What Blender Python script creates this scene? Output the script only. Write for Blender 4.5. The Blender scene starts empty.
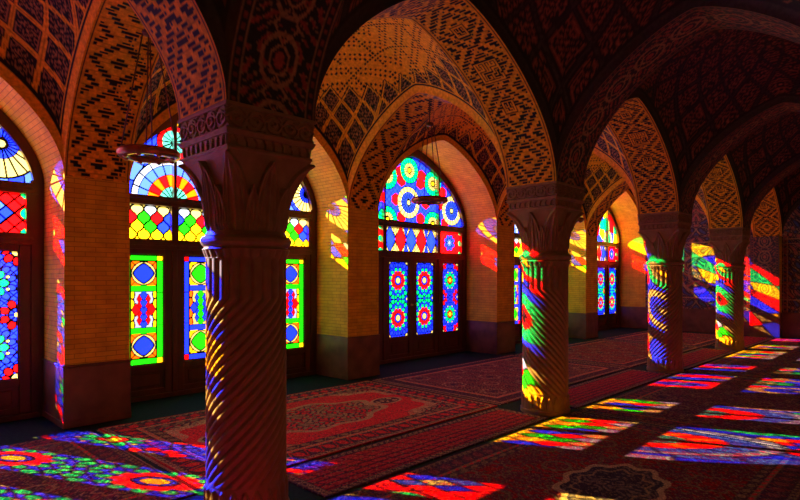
import bpy, math
import numpy as np

C = bpy.context.scene.collection
PI = math.pi
rng = np.random.RandomState(4)

# ------------------------------------------------------------------ scene measures
HCAM = 1.6
X0, BAY = 2.02, 4.0            # first column of the row and the spacing along the hall
YROW = 3.44                    # column row
YW = 6.65                      # inner face of the window wall
YG = 7.50                      # plane of the windows
YR2 = -0.05                    # next (unseen) column row
HW = 0.33                      # half width of the arches and capitals
Z0, RISE = 2.67, 1.46          # springing height and rise of every arch
XEND = 17.69                   # far wall
XNEAR = -1.98 + HW             # wall behind on the left


def f(t):
    t = np.clip(np.abs(t), 0, 1)
    return (1 - t ** 1.35) ** 0.55


# ------------------------------------------------------------------ helpers
def tag(o, label=None, cat=None, group=None, kind=None):
    if label: o['label'] = label
    if cat: o['category'] = cat
    if group: o['group'] = group
    if kind: o['kind'] = kind
    return o


def empty(name, loc=(0, 0, 0), parent=None):
    o = bpy.data.objects.new(name, None)
    o.empty_display_size = .2
    o.location = loc
    C.objects.link(o)
    if parent: o.parent = parent
    return o


def mobj(name, me, mat, parent=None, loc=(0, 0, 0)):
    o = bpy.data.objects.new(name, me)
    if mat and not me.materials: me.materials.append(mat)
    C.objects.link(o)
    o.location = loc
    if parent: o.parent = parent
    return o


class MB:
    """collects polygons with metric uvs"""
    def __init__(s):
        s.v, s.f, s.uv, s.sm = [], [], [], []

    def quad(s, pts, uvs=None, smooth=False):
        n = len(s.v)
        s.v += [tuple(p) for p in pts]
        s.f.append(tuple(range(n, n + len(pts))))
        if uvs is None:
            p = np.array(pts); nn = np.cross(p[1] - p[0], p[2] - p[0]); a = int(np.argmax(np.abs(nn)))
            uvs = [(q[1], q[2]) if a == 0 else (q[0], q[2]) if a == 1 else (q[0], q[1]) for q in p]
        s.uv += [tuple(u) for u in uvs]
        s.sm.append(smooth)

    def box(s, x0, x1, y0, y1, z0, z1, bev=0.0):
        if x0 > x1: x0, x1 = x1, x0
        if y0 > y1: y0, y1 = y1, y0
        b = min(bev, (x1 - x0) / 2.1, (y1 - y0) / 2.1, (z1 - z0) / 2.1)
        if b <= 0:
            P = lambda i, j, k: ((x0, x1)[i], (y0, y1)[j], (z0, z1)[k])
            for q in (((0,0,0),(0,1,0),(1,1,0),(1,0,0)), ((0,0,1),(1,0,1),(1,1,1),(0,1,1)),
                      ((0,0,0),(1,0,0),(1,0,1),(0,0,1)), ((1,1,0),(0,1,0),(0,1,1),(1,1,1)),
                      ((0,1,0),(0,0,0),(0,0,1),(0,1,1)), ((1,0,0),(1,1,0),(1,1,1),(1,0,1))):
                s.quad([P(*c) for c in q])
            return
        # bevelled box: three inset corner points per corner
        lo = (x0, y0, z0); hi = (x1, y1, z1)
        def cp(c, ax):
            r = []
            for a in range(3):
                e = (lo, hi)[c[a]][a]; sgn = 1 if c[a] == 0 else -1
                r.append(e if a == ax else e + sgn * b)
            return tuple(r)
        cs = [(i, j, k) for i in (0, 1) for j in (0, 1) for k in (0, 1)]
        for ax in range(3):
            o1, o2 = [a for a in range(3) if a != ax]
            for side in (0, 1):
                loop = []
                for (p, q) in ((0, 0), (1, 0), (1, 1), (0, 1)):
                    c = [0, 0, 0]; c[ax] = side; c[o1] = p; c[o2] = q
                    loop.append(cp(c, ax))
                flip = (side == 0) ^ (ax == 1)
                s.quad(loop[::-1] if flip else loop)
        for ax in range(3):                       # edges parallel to ax
            o1, o2 = [a for a in range(3) if a != ax]
            for p in (0, 1):
                for q in (0, 1):
                    c0 = [0, 0, 0]; c0[o1] = p; c0[o2] = q
                    c1 = list(c0); c1[ax] = 1
                    s.quad([cp(c0, o1), cp(c1, o1), cp(c1, o2), cp(c0, o2)])
        for c in cs:
            s.quad([cp(c, 0), cp(c, 1), cp(c, 2)])

    def tube(s, p0, p1, r, n=10):
        p0 = np.array(p0, float); p1 = np.array(p1, float)
        d = p1 - p0; L = np.linalg.norm(d); d /= L
        a = np.cross(d, (0, 0, 1) if abs(d[2]) < .9 else (1, 0, 0)); a /= np.linalg.norm(a); b = np.cross(d, a)
        ring = [a * math.cos(2 * PI * k / n) * r + b * math.sin(2 * PI * k / n) * r for k in range(n)]
        for k in range(n):
            q = (k + 1) % n
            s.quad([p0 + ring[k], p0 + ring[q], p1 + ring[q], p1 + ring[k]], smooth=True)
        s.quad([p0 + r_ for r_ in ring[::-1]]); s.quad([p1 + r_ for r_ in ring])

    def lathe(s, prof, n=32, cx=0, cy=0):
        for k in range(n):
            a0 = 2 * PI * k / n; a1 = 2 * PI * (k + 1) / n
            for (r0, z0), (r1, z1) in zip(prof[:-1], prof[1:]):
                pts = [(cx + r0 * math.cos(a0), cy + r0 * math.sin(a0), z0), (cx + r0 * math.cos(a1), cy + r0 * math.sin(a1), z0),
                       (cx + r1 * math.cos(a1), cy + r1 * math.sin(a1), z1), (cx + r1 * math.cos(a0), cy + r1 * math.sin(a0), z1)]
                s.quad(pts, smooth=True)

    def mesh(s, name, mat=None, weld=True):
        me = bpy.data.meshes.new(name)
        me.from_pydata(s.v, [], s.f)
        uv = me.uv_layers.new(name='UVMap')
        uv.data.foreach_set('uv', np.array(s.uv, 'f').ravel())
        me.polygons.foreach_set('use_smooth', s.sm)
        if weld:
            import bmesh
            bm = bmesh.new(); bm.from_mesh(me)
            bmesh.ops.remove_doubles(bm, verts=bm.verts, dist=1e-5)
            bmesh.ops.recalc_face_normals(bm, faces=bm.faces)
            bm.to_mesh(me); bm.free()
        if mat: me.materials.append(mat)
        me.update()
        return me

    def build(s, name, mat, parent=None, loc=(0, 0, 0), weld=True):
        return mobj(name, s.mesh(name, mat, weld), None, parent, loc)


def sheet_mesh(name, P, colr=None, uv=None, mat=None, smooth=True, closed=False, flip=False):
    """P: (nu,nv,3) array of points -> grid mesh with a colour of the tiles / glass / yarn on each point"""
    nu, nv = P.shape[:2]
    me = bpy.data.meshes.new(name)
    idx = np.arange(nu * nv).reshape(nu, nv)
    if closed: idx = np.vstack([idx, idx[:1]])
    a = idx[:-1, :-1].ravel(); b = idx[1:, :-1].ravel(); c = idx[1:, 1:].ravel(); d = idx[:-1, 1:].ravel()
    F = np.stack([a, d, c, b] if flip else [a, b, c, d], 1).astype('i')
    me.vertices.add(nu * nv); me.vertices.foreach_set('co', P.astype('f').ravel())
    me.loops.add(F.size); me.loops.foreach_set('vertex_index', F.ravel())
    me.polygons.add(len(F)); me.polygons.foreach_set('loop_start', (np.arange(len(F)) * 4).astype('i'))
    me.update(calc_edges=True)
    me.polygons.foreach_set('use_smooth', np.full(len(F), smooth))
    if colr is not None:
        at = me.attributes.new('Tint', 'FLOAT_COLOR', 'POINT')
        cc = np.ones((nu * nv, 4), 'f'); cc[:, :3] = colr.reshape(-1, 3)
        at.data.foreach_set('color', cc.ravel())
    if uv is not None:
        l = me.uv_layers.new(name='UVMap')
        l.data.foreach_set('uv', uv.reshape(-1, 2)[F.ravel()].astype('f').ravel())
    if mat: me.materials.append(mat)
    me.update()
    return me


# ------------------------------------------------------------------ materials
def mat_new(name):
    m = bpy.data.materials.new(name); m.use_nodes = True
    nt = m.node_tree; nt.nodes.clear()
    out = nt.nodes.new('ShaderNodeOutputMaterial')
    return m, nt, out


def N(nt, t, **kw):
    n = nt.nodes.new(t)
    for k, v in kw.items():
        if k in n.inputs: n.inputs[k].default_value = v
        else: setattr(n, k, v)
    return n


def principled(nt, out, rough=.6, spec=.5, metal=0):
    p = N(nt, 'ShaderNodeBsdfPrincipled')
    p.inputs['Roughness'].default_value = rough
    p.inputs['Specular IOR Level'].default_value = spec
    p.inputs['Metallic'].default_value = metal
    nt.links.new(p.outputs[0], out.inputs[0])
    return p


def mat_noise(name, c0, c1, scale=8, rough=.6, spec=.4, bump=.3, bdist=.004, stretch=(1, 1, 1), metal=0, detail=6):
    m, nt, out = mat_new(name); p = principled(nt, out, rough, spec, metal)
    tc = N(nt, 'ShaderNodeTexCoord'); mp = N(nt, 'ShaderNodeMapping'); mp.inputs['Scale'].default_value = stretch
    no = N(nt, 'ShaderNodeTexNoise', Scale=scale, Detail=detail)
    cr = N(nt, 'ShaderNodeValToRGB')
    cr.color_ramp.elements[0].position = .3; cr.color_ramp.elements[0].color = (*c0, 1)
    cr.color_ramp.elements[1].position = .7; cr.color_ramp.elements[1].color = (*c1, 1)
    bp = N(nt, 'ShaderNodeBump', Strength=bump, Distance=bdist)
    L = nt.links.new
    L(tc.outputs['Object'], mp.inputs[0]); L(mp.outputs[0], no.inputs['Vector'])
    L(no.outputs['Fac'], cr.inputs[0]); L(cr.outputs[0], p.inputs['Base Color'])
    L(no.outputs['Fac'], bp.inputs['Height']); L(bp.outputs[0], p.inputs['Normal'])
    return m


def mat_brick(name, c0, c1, mortar, bw=.21, bh=.052, rough=.75):
    m, nt, out = mat_new(name); p = principled(nt, out, rough, .3)
    L = nt.links.new
    uv = N(nt, 'ShaderNodeUVMap', uv_map='UVMap')
    br = N(nt, 'ShaderNodeTexBrick')
    br.inputs['Color1'].default_value = (*c0, 1); br.inputs['Color2'].default_value = (*c1, 1); br.inputs['Mortar'].default_value = (*mortar, 1)
    br.inputs['Scale'].default_value = 1; br.inputs['Mortar Size'].default_value = .004
    br.inputs['Mortar Smooth'].default_value = .4
    br.inputs['Brick Width'].default_value = bw; br.inputs['Row Height'].default_value = bh
    no = N(nt, 'ShaderNodeTexNoise', Scale=5, Detail=6)
    mx = N(nt, 'ShaderNodeMixRGB', blend_type='MULTIPLY', Fac=.55)
    cr = N(nt, 'ShaderNodeValToRGB'); cr.color_ramp.elements[0].position = .3; cr.color_ramp.elements[0].color = (.5, .45, .4, 1); cr.color_ramp.elements[1].position = .65
    bp = N(nt, 'ShaderNodeBump', Strength=.6, Distance=.004)
    L(uv.outputs[0], br.inputs['Vector']); L(uv.outputs[0], no.inputs['Vector'])
    L(no.outputs['Fac'], cr.inputs[0]); L(br.outputs['Color'], mx.inputs[1]); L(cr.outputs[0], mx.inputs[2])
    L(mx.outputs[0], p.inputs['Base Color'])
    inv = N(nt, 'ShaderNodeMath', operation='SUBTRACT'); inv.inputs[0].default_value = 1
    L(br.outputs['Fac'], inv.inputs[1]); L(inv.outputs[0], bp.inputs['Height']); L(bp.outputs[0], p.inputs['Normal'])
    return m


def mat_tint(name, rough=.5, spec=.4, nscale=60, namt=.35, bump=.25, bdist=.003, mul=1.0, sheen=0):
    """material of inlaid tiles or woven yarn: colour comes from the 'Tint' of each point"""
    m, nt, out = mat_new(name); p = principled(nt, out, rough, spec)
    L = nt.links.new
    at = N(nt, 'ShaderNodeAttribute', attribute_name='Tint')
    tc = N(nt, 'ShaderNodeTexCoord')
    no = N(nt, 'ShaderNodeTexNoise', Scale=nscale, Detail=4)
    mr = N(nt, 'ShaderNodeMapRange'); mr.inputs['From Min'].default_value = .3; mr.inputs['From Max'].default_value = .7
    mr.inputs['To Min'].default_value = (1 - namt) * mul; mr.inputs['To Max'].default_value = (1 + namt) * mul
    vm = N(nt, 'ShaderNodeVectorMath', operation='SCALE')
    bp = N(nt, 'ShaderNodeBump', Strength=bump, Distance=bdist)
    L(tc.outputs['Object'], no.inputs['Vector']); L(no.outputs['Fac'], mr.inputs['Value'])
    L(at.outputs['Color'], vm.inputs[0]); L(mr.outputs[0], vm.inputs['Scale']); L(vm.outputs[0], p.inputs['Base Color'])
    L(no.outputs['Fac'], bp.inputs['Height']); L(bp.outputs[0], p.inputs['Normal'])
    return m


def mat_glass(name, scatter):
    m, nt, out = mat_new(name); L = nt.links.new
    at = N(nt, 'ShaderNodeAttribute', attribute_name='Tint')
    tr = N(nt, 'ShaderNodeBsdfTransparent'); gl = N(nt, 'ShaderNodeBsdfGlossy', Roughness=.15)
    gl.inputs['Color'].default_value = (.8, .8, .8, 1)
    mx = N(nt, 'ShaderNodeMixShader'); mx.inputs[0].default_value = .03
    tl = N(nt, 'ShaderNodeBsdfTranslucent'); m2 = N(nt, 'ShaderNodeMixShader'); m2.inputs[0].default_value = scatter
    sc_ = N(nt, 'ShaderNodeVectorMath', operation='SCALE'); sc_.inputs['Scale'].default_value = .14 if scatter == 1 else 1.0
    L(at.outputs['Color'], sc_.inputs[0]); L(sc_.outputs[0], tl.inputs[0]); L(tr.outputs[0], m2.inputs[1]); L(tl.outputs[0], m2.inputs[2])
    L(at.outputs['Color'], tr.inputs[0]); L(m2.outputs[0], mx.inputs[1]); L(gl.outputs[0], mx.inputs[2]); L(mx.outputs[0], out.inputs[0])
    return m


M = {}
M['brick'] = mat_brick('buff_brick', (.86, .55, .035), (.76, .45, .025), (.46, .27, .015))
M['dado'] = mat_noise('dark_stone_dado', (.10, .045, .02), (.20, .09, .04), 5, .45, .5, .2, .003)
M['wood'] = mat_noise('dark_red_wood', (.055, .016, .008), (.11, .032, .014), 9, .4, .5, .3, .002, (1, 1, .12))
M['stone'] = mat_noise('carved_stone', (.25, .135, .055), (.34, .19, .08), 12, .55, .35, .35, .004)
M['copper'] = mat_noise('polished_copper', (.22, .08, .035), (.34, .13, .06), 14, .3, .5, .1, .001, metal=.85)
M['rod'] = mat_noise('rusty_iron_rod', (.10, .035, .02), (.16, .06, .03), 20, .5, .5, .1, .001, metal=.5)
M['teal'] = mat_noise('dark_green_felt', (.004, .016, .014), (.010, .034, .028), 30, .9, .1, .3, .003)
M['plaster'] = mat_noise('dark_plaster', (.06, .03, .02), (.09, .045, .03), 4, .9, .1, .2, .003)
M['tile'] = mat_tint('inlaid_tile', .7, .15, 25, .25, .25, .003)
M['tile_dark'] = mat_tint('glazed_floral_tile', .5, .35, 30, .3, .25, .003)
M['rug'] = mat_tint('wool_pile', .95, .08, 110, .5, .8, .006)
M['glass'] = mat_glass('stained_glass', .24); M['shade_glass'] = mat_glass('shade_stained_glass', 1.0)  # second one scatters the sun, standing in for shade outside the doors
M['brass'] = mat_noise('brass', (.5, .3, .1), (.6, .4, .15), 20, .3, .5, .05, .001, metal=1)

# ------------------------------------------------------------------ colours
RED = (.30, .0006, .001); BLU = (.002, .006, .30); GRN = (.0, .14, .030); LGR = (.002, .20, .0008); YEL = (.30, .15, .001)
CRM = (.105, .078, .022); WHT = (.058, .062, .100); LBL = (.009, .022, .15); ORG = (.32, .024, .0003); CYN = (.012, .080, .066); BLK = (0, 0, 0)


def paint(col, mask, c):
    col[mask] = c


def sectors(x, z, cx, cz, n, ph=0.):
    r = np.hypot(x - cx, z - cz); a = np.arctan2(z - cz, x - cx) + ph
    k = a * n / (2 * PI); fr = np.abs(k - np.round(k)) * 2 * PI / n * r   # metres to nearest sector line
    return r, fr, np.floor(k)


def rosette(col, x, z, cx, cz, rings, n=16, lw=.011, ph=0., clip=None):
    """rings: list of (outer radius, colour or pair of colours, divided?)"""
    r, fr, k = sectors(x, z, cx, cz, n, ph)
    r0 = 0
    for ro, c, div in rings:
        m = (r >= r0) & (r < ro)
        if clip is not None: m &= clip
        if isinstance(c[0], tuple):
            paint(col, m & (k % 2 == 0), c[0]); paint(col, m & (k % 2 != 0), c[1])
        else: paint(col, m, c)
        if div: paint(col, m & (fr < lw * .85), BLK)
        e = (np.abs(r - ro) < lw)
        if clip is not None: e &= clip
        paint(col, e, BLK)
        r0 = ro


def petals(col, x, z, cx, cz, R, pr, n, c, ph=0., lw=.011, elong=1.25):
    for k in range(n):
        a = 2 * PI * k / n + ph
        dx = x - cx - R * math.cos(a); dz = z - cz - R * math.sin(a)
        u = (dx * math.cos(a) + dz * math.sin(a)) / elong; v = -dx * math.sin(a) + dz * math.cos(a)
        d = np.hypot(u, v)
        paint(col, d < pr + lw, BLK); paint(col, d < pr - lw * .3, c)


def dots(col, x, z, pts, r, c, lw=.009):
    for (px, pz) in pts:
        d = np.hypot(x - px, z - pz)
        paint(col, d < r + lw, BLK); paint(col, d < r, c)


# --- door leaf designs; x in 0..w, z in 0..h
def leaf_flower(x, z, w, h, main, core, heart, mid, midc, bg=BLU, big=False):
    col = np.zeros(x.shape + (3,)); paint(col, np.ones(x.shape, bool), bg)
    # leads dividing the ground
    g = np.abs(((x + z) / .085) % 1 - .5) < .10; g |= np.abs(((x - z) / .085) % 1 - .5) < .10
    paint(col, g, BLK)
    out = GRN if main != GRN else BLU
    for cz in (0, h):
        for sx in (0, w):
            petals(col, x, z, sx, cz, .115, .036, 8, RED if main == GRN else BLU); dots(col, x, z, [(sx, cz)], .05, CRM)
        petals(col, x, z, w / 2, cz, .075, .030, 6, BLU)
    for sx in (0, w):
        petals(col, x, z, sx, h / 2, .125, .036, 8, mid, PI / 8)
        rosette(col, x, z, sx, h / 2, [(.035, CRM, 0), (.08, midc, 1)], 8)
    petals(col, x, z, w / 2, h / 2, .075, .026, 6, out, PI / 6)
    dots(col, x, z, [(w / 2, h / 2)], .024, BLU)
    for cz in (h * .25, h * .75):
        petals(col, x, z, w / 2, cz, .207, .032, 12, out, PI / 12)
        dots(col, x, z, [(w / 2 + .178 * math.cos(a + PI / 8), cz + .178 * math.sin(a + PI / 8)) for a in np.arange(8) * PI / 4], .016, CRM)
        if big:
            rosette(col, x, z, w / 2, cz, [(.12, BLU, 0)], 8)
            petals(col, x, z, w / 2, cz, .128, .045, 10, main, 0, .003, 1.2)
            rosette(col, x, z, w / 2, cz, [(.065, heart, 0), (.092, core, 1)], 8); continue
        petals(col, x, z, w / 2, cz, .125, .037, 8, main, 0, .008, 1.35)
        rosette(col, x, z, w / 2, cz, [(.052, heart, 0), (.082, core, 1)], 8)
    return col


def blk_lines(col, m): paint(col, m, BLK)


def leaf_bars(x, z, w, h, bar, corner, eye, ring, ground, mids):
    col = np.zeros(x.shape + (3,))
    b = .075; g = .012
    xi = np.minimum(x, w - x); zi = np.minimum(z, h - z)
    paint(col, (xi < b) | (zi < b), bar)
    paint(col, (xi < b) & (zi < b), corner)
    nb = 3
    blk_lines(col, ((xi < b) & (np.abs((z - b) / ((h - 2 * b) / 3) % 1) < .022)))
    blk_lines(col, (np.abs(xi - b) < g * .7) | (np.abs(zi - b) < g * .7) | (xi < .006) | (zi < .006))
    x0, x1 = b + g, w - b - g
    sq = (x1 - x0)
    zs = [b + g, b + g + sq * .95, h - b - g - sq * .95, h - b - g]
    inner = (x > x0) & (x < x1)
    # end squares
    for (a0, a1) in ((zs[0], zs[1]), (zs[2], zs[3])):
        m = inner & (z > a0) & (z < a1)
        cx, cz = w / 2, (a0 + a1) / 2; R = sq * .5
        u = np.abs(x - cx) / R; v = np.abs(z - cz) / ((a1 - a0) / 2)
        r = np.hypot(u, v)
        paint(col, m, ground); paint(col, m & (r < .98), ring); blk_lines(col, m & (np.abs(r - .98) < .05))
        le = (u ** 1.35 + v ** 1.35)
        paint(col, m & (le < .78), eye); blk_lines(col, m & (np.abs(le - .78) < .09))
        blk_lines(col, m & (np.abs(u - v) < .05) & (r > .9))
    # cross bars
    for (a0, a1) in ((zs[1] + g, zs[1] + b), (zs[2] - b, zs[2] - g)):
        m = inner & (z > a0) & (z < a1); paint(col, m, bar)
    # middle field
    a0, a1 = zs[1] + b + g, zs[2] - b - g
    m = inner & (z > a0) & (z < a1); cx, cz = w / 2, (a0 + a1) / 2
    bgc, c1, c2, side = mids
    paint(col, m, bgc)
    hh = (a1 - a0) / 2
    ex = np.minimum(x - x0, x1 - x)
    for q in (-.85, .85, -.3, .3):
        d = np.hypot(ex / .045, (z - cz - q * hh) / .075)
        paint(col, m & (d < 1), side); blk_lines(col, m & (np.abs(d - 1) < .17))
    def loz(ox, q, sx, sz, c):
        d = (np.abs(x - cx - ox) / sx) ** 1.15 + (np.abs(z - cz - q * hh) / sz) ** 1.15
        blk_lines(col, m & (d < 1.35)); paint(col, m & (d < 1), c)
    for s_ in (-1, 1):
        for q in (-.6, .6, -.22, .22): loz(s_ * .055, q, .030, .055, c2)
        loz(s_ * .10, 0, .050, .07, c2)
    for q in (-.8, -.4, 0, .4, .8): loz(0, q, .042, .062, c1)
    return col


# --- transom designs
def row_lattice(x, z, w, h):
    """curvy diamonds, bay 1"""
    col = np.zeros(x.shape + (3,)); pw, ph = .175, .225
    x_ = x - w / 2; z_ = z - h / 2 + .056
    u0 = x_ / pw + z_ / ph; v0 = x_ / pw - z_ / ph
    u = u0 + .05 * np.sin(2 * PI * v0); v2 = v0 + .05 * np.sin(2 * PI * u0)
    i = np.floor(u); j = np.floor(v2); row = (i - j).astype(int); cn = (i + j).astype(int)
    col[:] = CRM
    paint(col, row <= -1, YEL)
    paint(col, (row == 0) & (cn % 4 < 2), LGR); paint(col, (row == 0) & (cn % 4 >= 2), YEL)
    paint(col, (row == 1) & (cn % 6 < 4), RED); paint(col, (row == 1) & (cn % 6 >= 4), LGR)
    paint(col, (row == 2) & (cn % 4 == 0), WHT)
    xc = np.abs((i + j + 1) / 2 * pw)
    paint(col, (xc > w / 2 - .10) & (row >= 0) & (row <= 1), BLU)
    e = np.minimum(np.minimum(u - i, 1 - (u - i)), np.minimum(v2 - j, 1 - (v2 - j)))
    blk_lines(col, e < .085)
    return col


def row_hex(x, z, w, h):
    """big red and blue diamonds with cream small ones"""
    col = np.zeros(x.shape + (3,)); paint(col, np.ones(x.shape, bool), CRM)
    p = .075
    e1 = np.abs(((x + z - h / 2) / p) % 1 - .5); e2 = np.abs(((x - z + h / 2) / p) % 1 - .5)
    n = max(1, int(round(w / .30))); s = w / n
    k = np.floor(x / s); cx = (k + .5) * s
    d = np.abs(x - cx) / (s * .56) + np.abs(z - h / 2) / (h * .56)
    tri = np.abs(x - np.round(x / s) * s) / (s * .22) + np.minimum(z, h - z) / (h * .42)
    paint(col, (tri < 1) & (np.round(x / s) % 2 == 0), BLU)
    paint(col, (d < 1) & (k % 2 == 0), BLU); paint(col, (d < 1) & (k % 2 == 1), RED)
    blk_lines(col, (np.abs(d - 1) < .09) | (np.abs(tri - 1) < .1))
    blk_lines(col, ((e1 > .40) | (e2 > .40)) & (d > 1)); blk_lines(col, (d < 1) & ((np.abs(e1 - .5) < .04) | (np.abs(e2 - .5) < .04)) & (d > .4))
    return col


def row_flower(x, z, w, h):
    col = np.zeros(x.shape + (3,)); paint(col, np.ones(x.shape, bool), RED)
    g = np.abs(((x + z) / .11) % 1 - .5) < .05; g |= np.abs(((x - z) / .11) % 1 - .5) < .05; blk_lines(col, g)
    petals(col, x, z, w / 2, h / 2, .115, .045, 8, BLU, PI / 8); rosette(col, x, z, w / 2, h / 2, [(.04, WHT, 0), (.085, LBL, 1)], 8)
    for sx in (0, w):
        for q in (0, .5, 1): dots(col, x, z, [(sx, q * h)], .055, GRN)
    return col


def row_diamond(x, z, w, h):
    """bay 0: red ground, blue and pale blue lozenges, cream heart, green half discs at the edge"""
    col = np.zeros(x.shape + (3,)); paint(col, np.ones(x.shape, bool), RED); p = .155
    u = (x - w / 2 + z - h / 2) / p + .5; v = (x - w / 2 - z + h / 2) / p + .5
    i = np.floor(u); j = np.floor(v); s = np.abs(i) + np.abs(j)
    paint(col, s == 1, BLU); paint(col, (i == 0) & (j == 0), CRM); paint(col, (i == 1) & (j == 1), BLU); paint(col, (i == 1) & (j == 0), LBL); paint(col, (i == -1) & (j == 0), LBL)
    e = np.minimum(np.minimum(u - i, 1 - (u - i)), np.minimum(v - j, 1 - (v - j))); blk_lines(col, e < .09)
    for sx in (0, w):
        dots(col, x, z, [(sx, q * h) for q in (0, .5, 1)], .06, GRN)
    return col


# --- fanlight designs, x in local window coordinates, z absolute
def fan_rosettes(x, z):
    col = np.zeros(x.shape + (3,)); paint(col, np.ones(x.shape, bool), BLU)
    g = np.abs(((x * 1.1 + z) / .12) % 1 - .5) < .05; g |= np.abs(((x * 1.1 - z) / .12) % 1 - .5) < .05
    blk_lines(col, g)
    green = [(GRN, 1)]
    cs = [(-.07, 3.05)] + [(1.24 * s, 3.0) for s in (-1, 1)]
    gs = [(-.05, 3.68), (0, 2.40)] + [(.64 * s, 3.50) for s in (-1, 1)] + [(.64 * s, 2.68) for s in (-1, 1)]
    # red pieces in the gaps
    reds = []
    for s in (-1, 1):
        reds += [(s * .27, 3.46), (s * .42, 3.08), (s * .27, 2.76), (s * .86, 3.1), (s * 1.02, 2.72), (s * .95, 3.36), (s * .3, 3.62)]
    for (a, b) in reds:
        d = np.maximum(np.abs(x - a) * 1.0, (np.abs(x - a) * .5 + np.abs(z - b) * .9))
        paint(col, d < .115, BLK); paint(col, d < .105, RED)
    for (a, b) in gs:
        rosette(col, x, z, a, b, [(.045, YEL, 0), (.145, CRM, 1), (.25, GRN, 1)], 18)
    for (a, b) in cs:
        rosette(col, x, z, a, b, [(.05, CRM, 0), (.10, LBL, 1), (.21, BLU, 1), (.31, CRM, 1)], 18)
    return col


def fan_arcs(x, z):
    """bay 1: half rosettes standing on the transom"""
    col = np.zeros(x.shape + (3,)); paint(col, np.ones(x.shape, bool), LBL)
    r, fr, k = sectors(x, z, 0, 2.6, 34)
    paint(col, (k % 4 == 0) & (x < 0), WHT); paint(col, ((np.floor(r / .14) + k) % 3 == 1), BLU); paint(col, (x > .74) & (k % 4 == 0), RED); paint(col, (x > .74) & (k % 4 == 2), GRN)
    blk_lines(col, (fr < .010) | (np.abs((r / .14) % 1 - .5) > .45))
    m = np.abs(x) < .74
    r, fr, k = sectors(x, z, .08, 3.05, 24)
    pal = np.array([BLU, RED, GRN, BLU, RED, YEL]); q = ((k + 2 * np.floor(r / .13)) % 6).astype(int)
    col[m] = pal[q][m]; blk_lines(col, m & ((fr < .009) | (np.abs((r / .13) % 1 - .5) > .43)))
    rosette(col, x, z, .08, 3.05, [(.14, RED, 1), (.28, GRN, 1), (.38, BLU, 1)], 20, clip=m)
    for s in (-1, 1):
        rosette(col, x, z, s * .76, 2.62, [(.03, CRM, 0), (.21, CYN, 1), (.37, RED if s > 0 else (RED, ORG), 1), (.50, LBL, 1), (.58, WHT, 1)], 20)
        rosette(col, x, z, s * .76, 3.42, [(.03, CRM, 0), (.17, CYN, 1), (.235, RED, 1)], 14)
        if s > 0: rosette(col, x, z, s * 1.5, 2.95, [(.14, BLU, 1), (.30, CRM, 1), (.36, BLU, 1)], 20)
    rosette(col, x, z, 0, 3.72, [(.05, YEL, 0), (.15, GRN, 1), (.22, RED, 1)], 14)
    rosette(col, x, z, 0, 2.55, [(.10, YEL, 1), (.17, RED, 1)], 14)
    return col


def fan_shell(x, z):
    """bay 0: broad cream shell rings, red wedges, pale and deep blue ground"""
    col = np.zeros(x.shape + (3,)); paint(col, np.ones(x.shape, bool), BLU)
    r, fr, k = sectors(x, z, 0, 2.6, 28)
    paint(col, (np.floor(r / .15) + k) % 2 == 0, LBL)
    paint(col, (np.floor(r / .15) % 4 == 3), WHT)
    blk_lines(col, (fr < .010) | (np.abs((r / .15) % 1 - .5) > .45))
    for a, b in ((.86, 3.25), (-.86, 3.25), (1.05, 2.62), (-1.05, 2.62), (.42, 2.75), (-.42, 2.75), (.3, 3.6), (-.3, 3.6)):
        rosette(col, x, z, a, b, [(.16, RED, 1)], 5)
    rosette(col, x, z, 0, 3.10, [(.06, YEL, 0), (.16, YEL, 1), (.27, BLU, 1), (.40, CRM, 1)], 20)
    for s in (-1, 1):
        rosette(col, x, z, s * 1.28, 3.08, [(.05, CRM, 0), (.17, BLU, 1), (.38, CRM, 1)], 22)
        rosette(col, x, z, s * .55, 3.42, [(.06, YEL, 0), (.15, RED, 1), (.22, CRM, 1)], 14)
    return col


def fan_sectors(x, z):
    col = np.zeros(x.shape + (3,)); paint(col, np.ones(x.shape, bool), RED)
    r, fr, k = sectors(x, z, 0, 3.1, 12, .1)
    pal = np.array([RED, GRN, BLU, YEL, GRN, BLU, RED, LBL, GRN, YEL, RED, BLU])
    col[:] = pal[(k.astype(int) + (np.floor(r / .33).astype(int)) * 4) % 12]
    blk_lines(col, (fr < .01) | (np.abs((r / .33) % 1 - .5) > .47))
    rosette(col, x, z, 0, 3.1, [(.1, CRM, 0), (.2, BLU, 1), (.3, RED, 1)], 12)
    for s in (-1, 1):
        rosette(col, x, z, s * .9, 2.75, [(.07, CRM, 0), (.2, GRN, 1), (.3, CRM, 1)], 14)
    return col


# the piers of the window wall do not stand exactly opposite the columns
OFFS = {X0: .065, X0 + BAY: -.03}


def warp(o):
    """leans the window-side ends of arches and vaults to where their piers stand"""
    me = o.data.copy(); n = len(me.vertices)
    co = np.empty(n * 3, 'f'); me.vertices.foreach_get('co', co); co = co.reshape(-1, 3)
    wx = co[:, 0] + o.location.x; wy = co[:, 1] + o.location.y
    k = np.clip((wy - YROW - HW) / (YW - YROW - HW), 0, 1)
    xp = [-1.98, X0, X0 + BAY, X0 + 2 * BAY, X0 + 3 * BAY]
    off = np.interp(wx, [-9, X0 - BAY + HW, X0 - HW, X0 + HW, X0 + BAY - HW, X0 + BAY + HW, X0 + 2 * BAY - HW, 99], [0, 0, .065, .065, -.03, -.03, 0, 0])
    co[:, 0] += off * k
    me.vertices.foreach_set('co', co.ravel()); me.update(); o.data = me


# ------------------------------------------------------------------ stained glass windows
def arch_top(x, a, z0, R):
    return z0 + R * f(x / a)


AI, ZI, RI = 1.57, 2.66, 1.29     # inner (glass) arch of the fanlight


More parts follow.
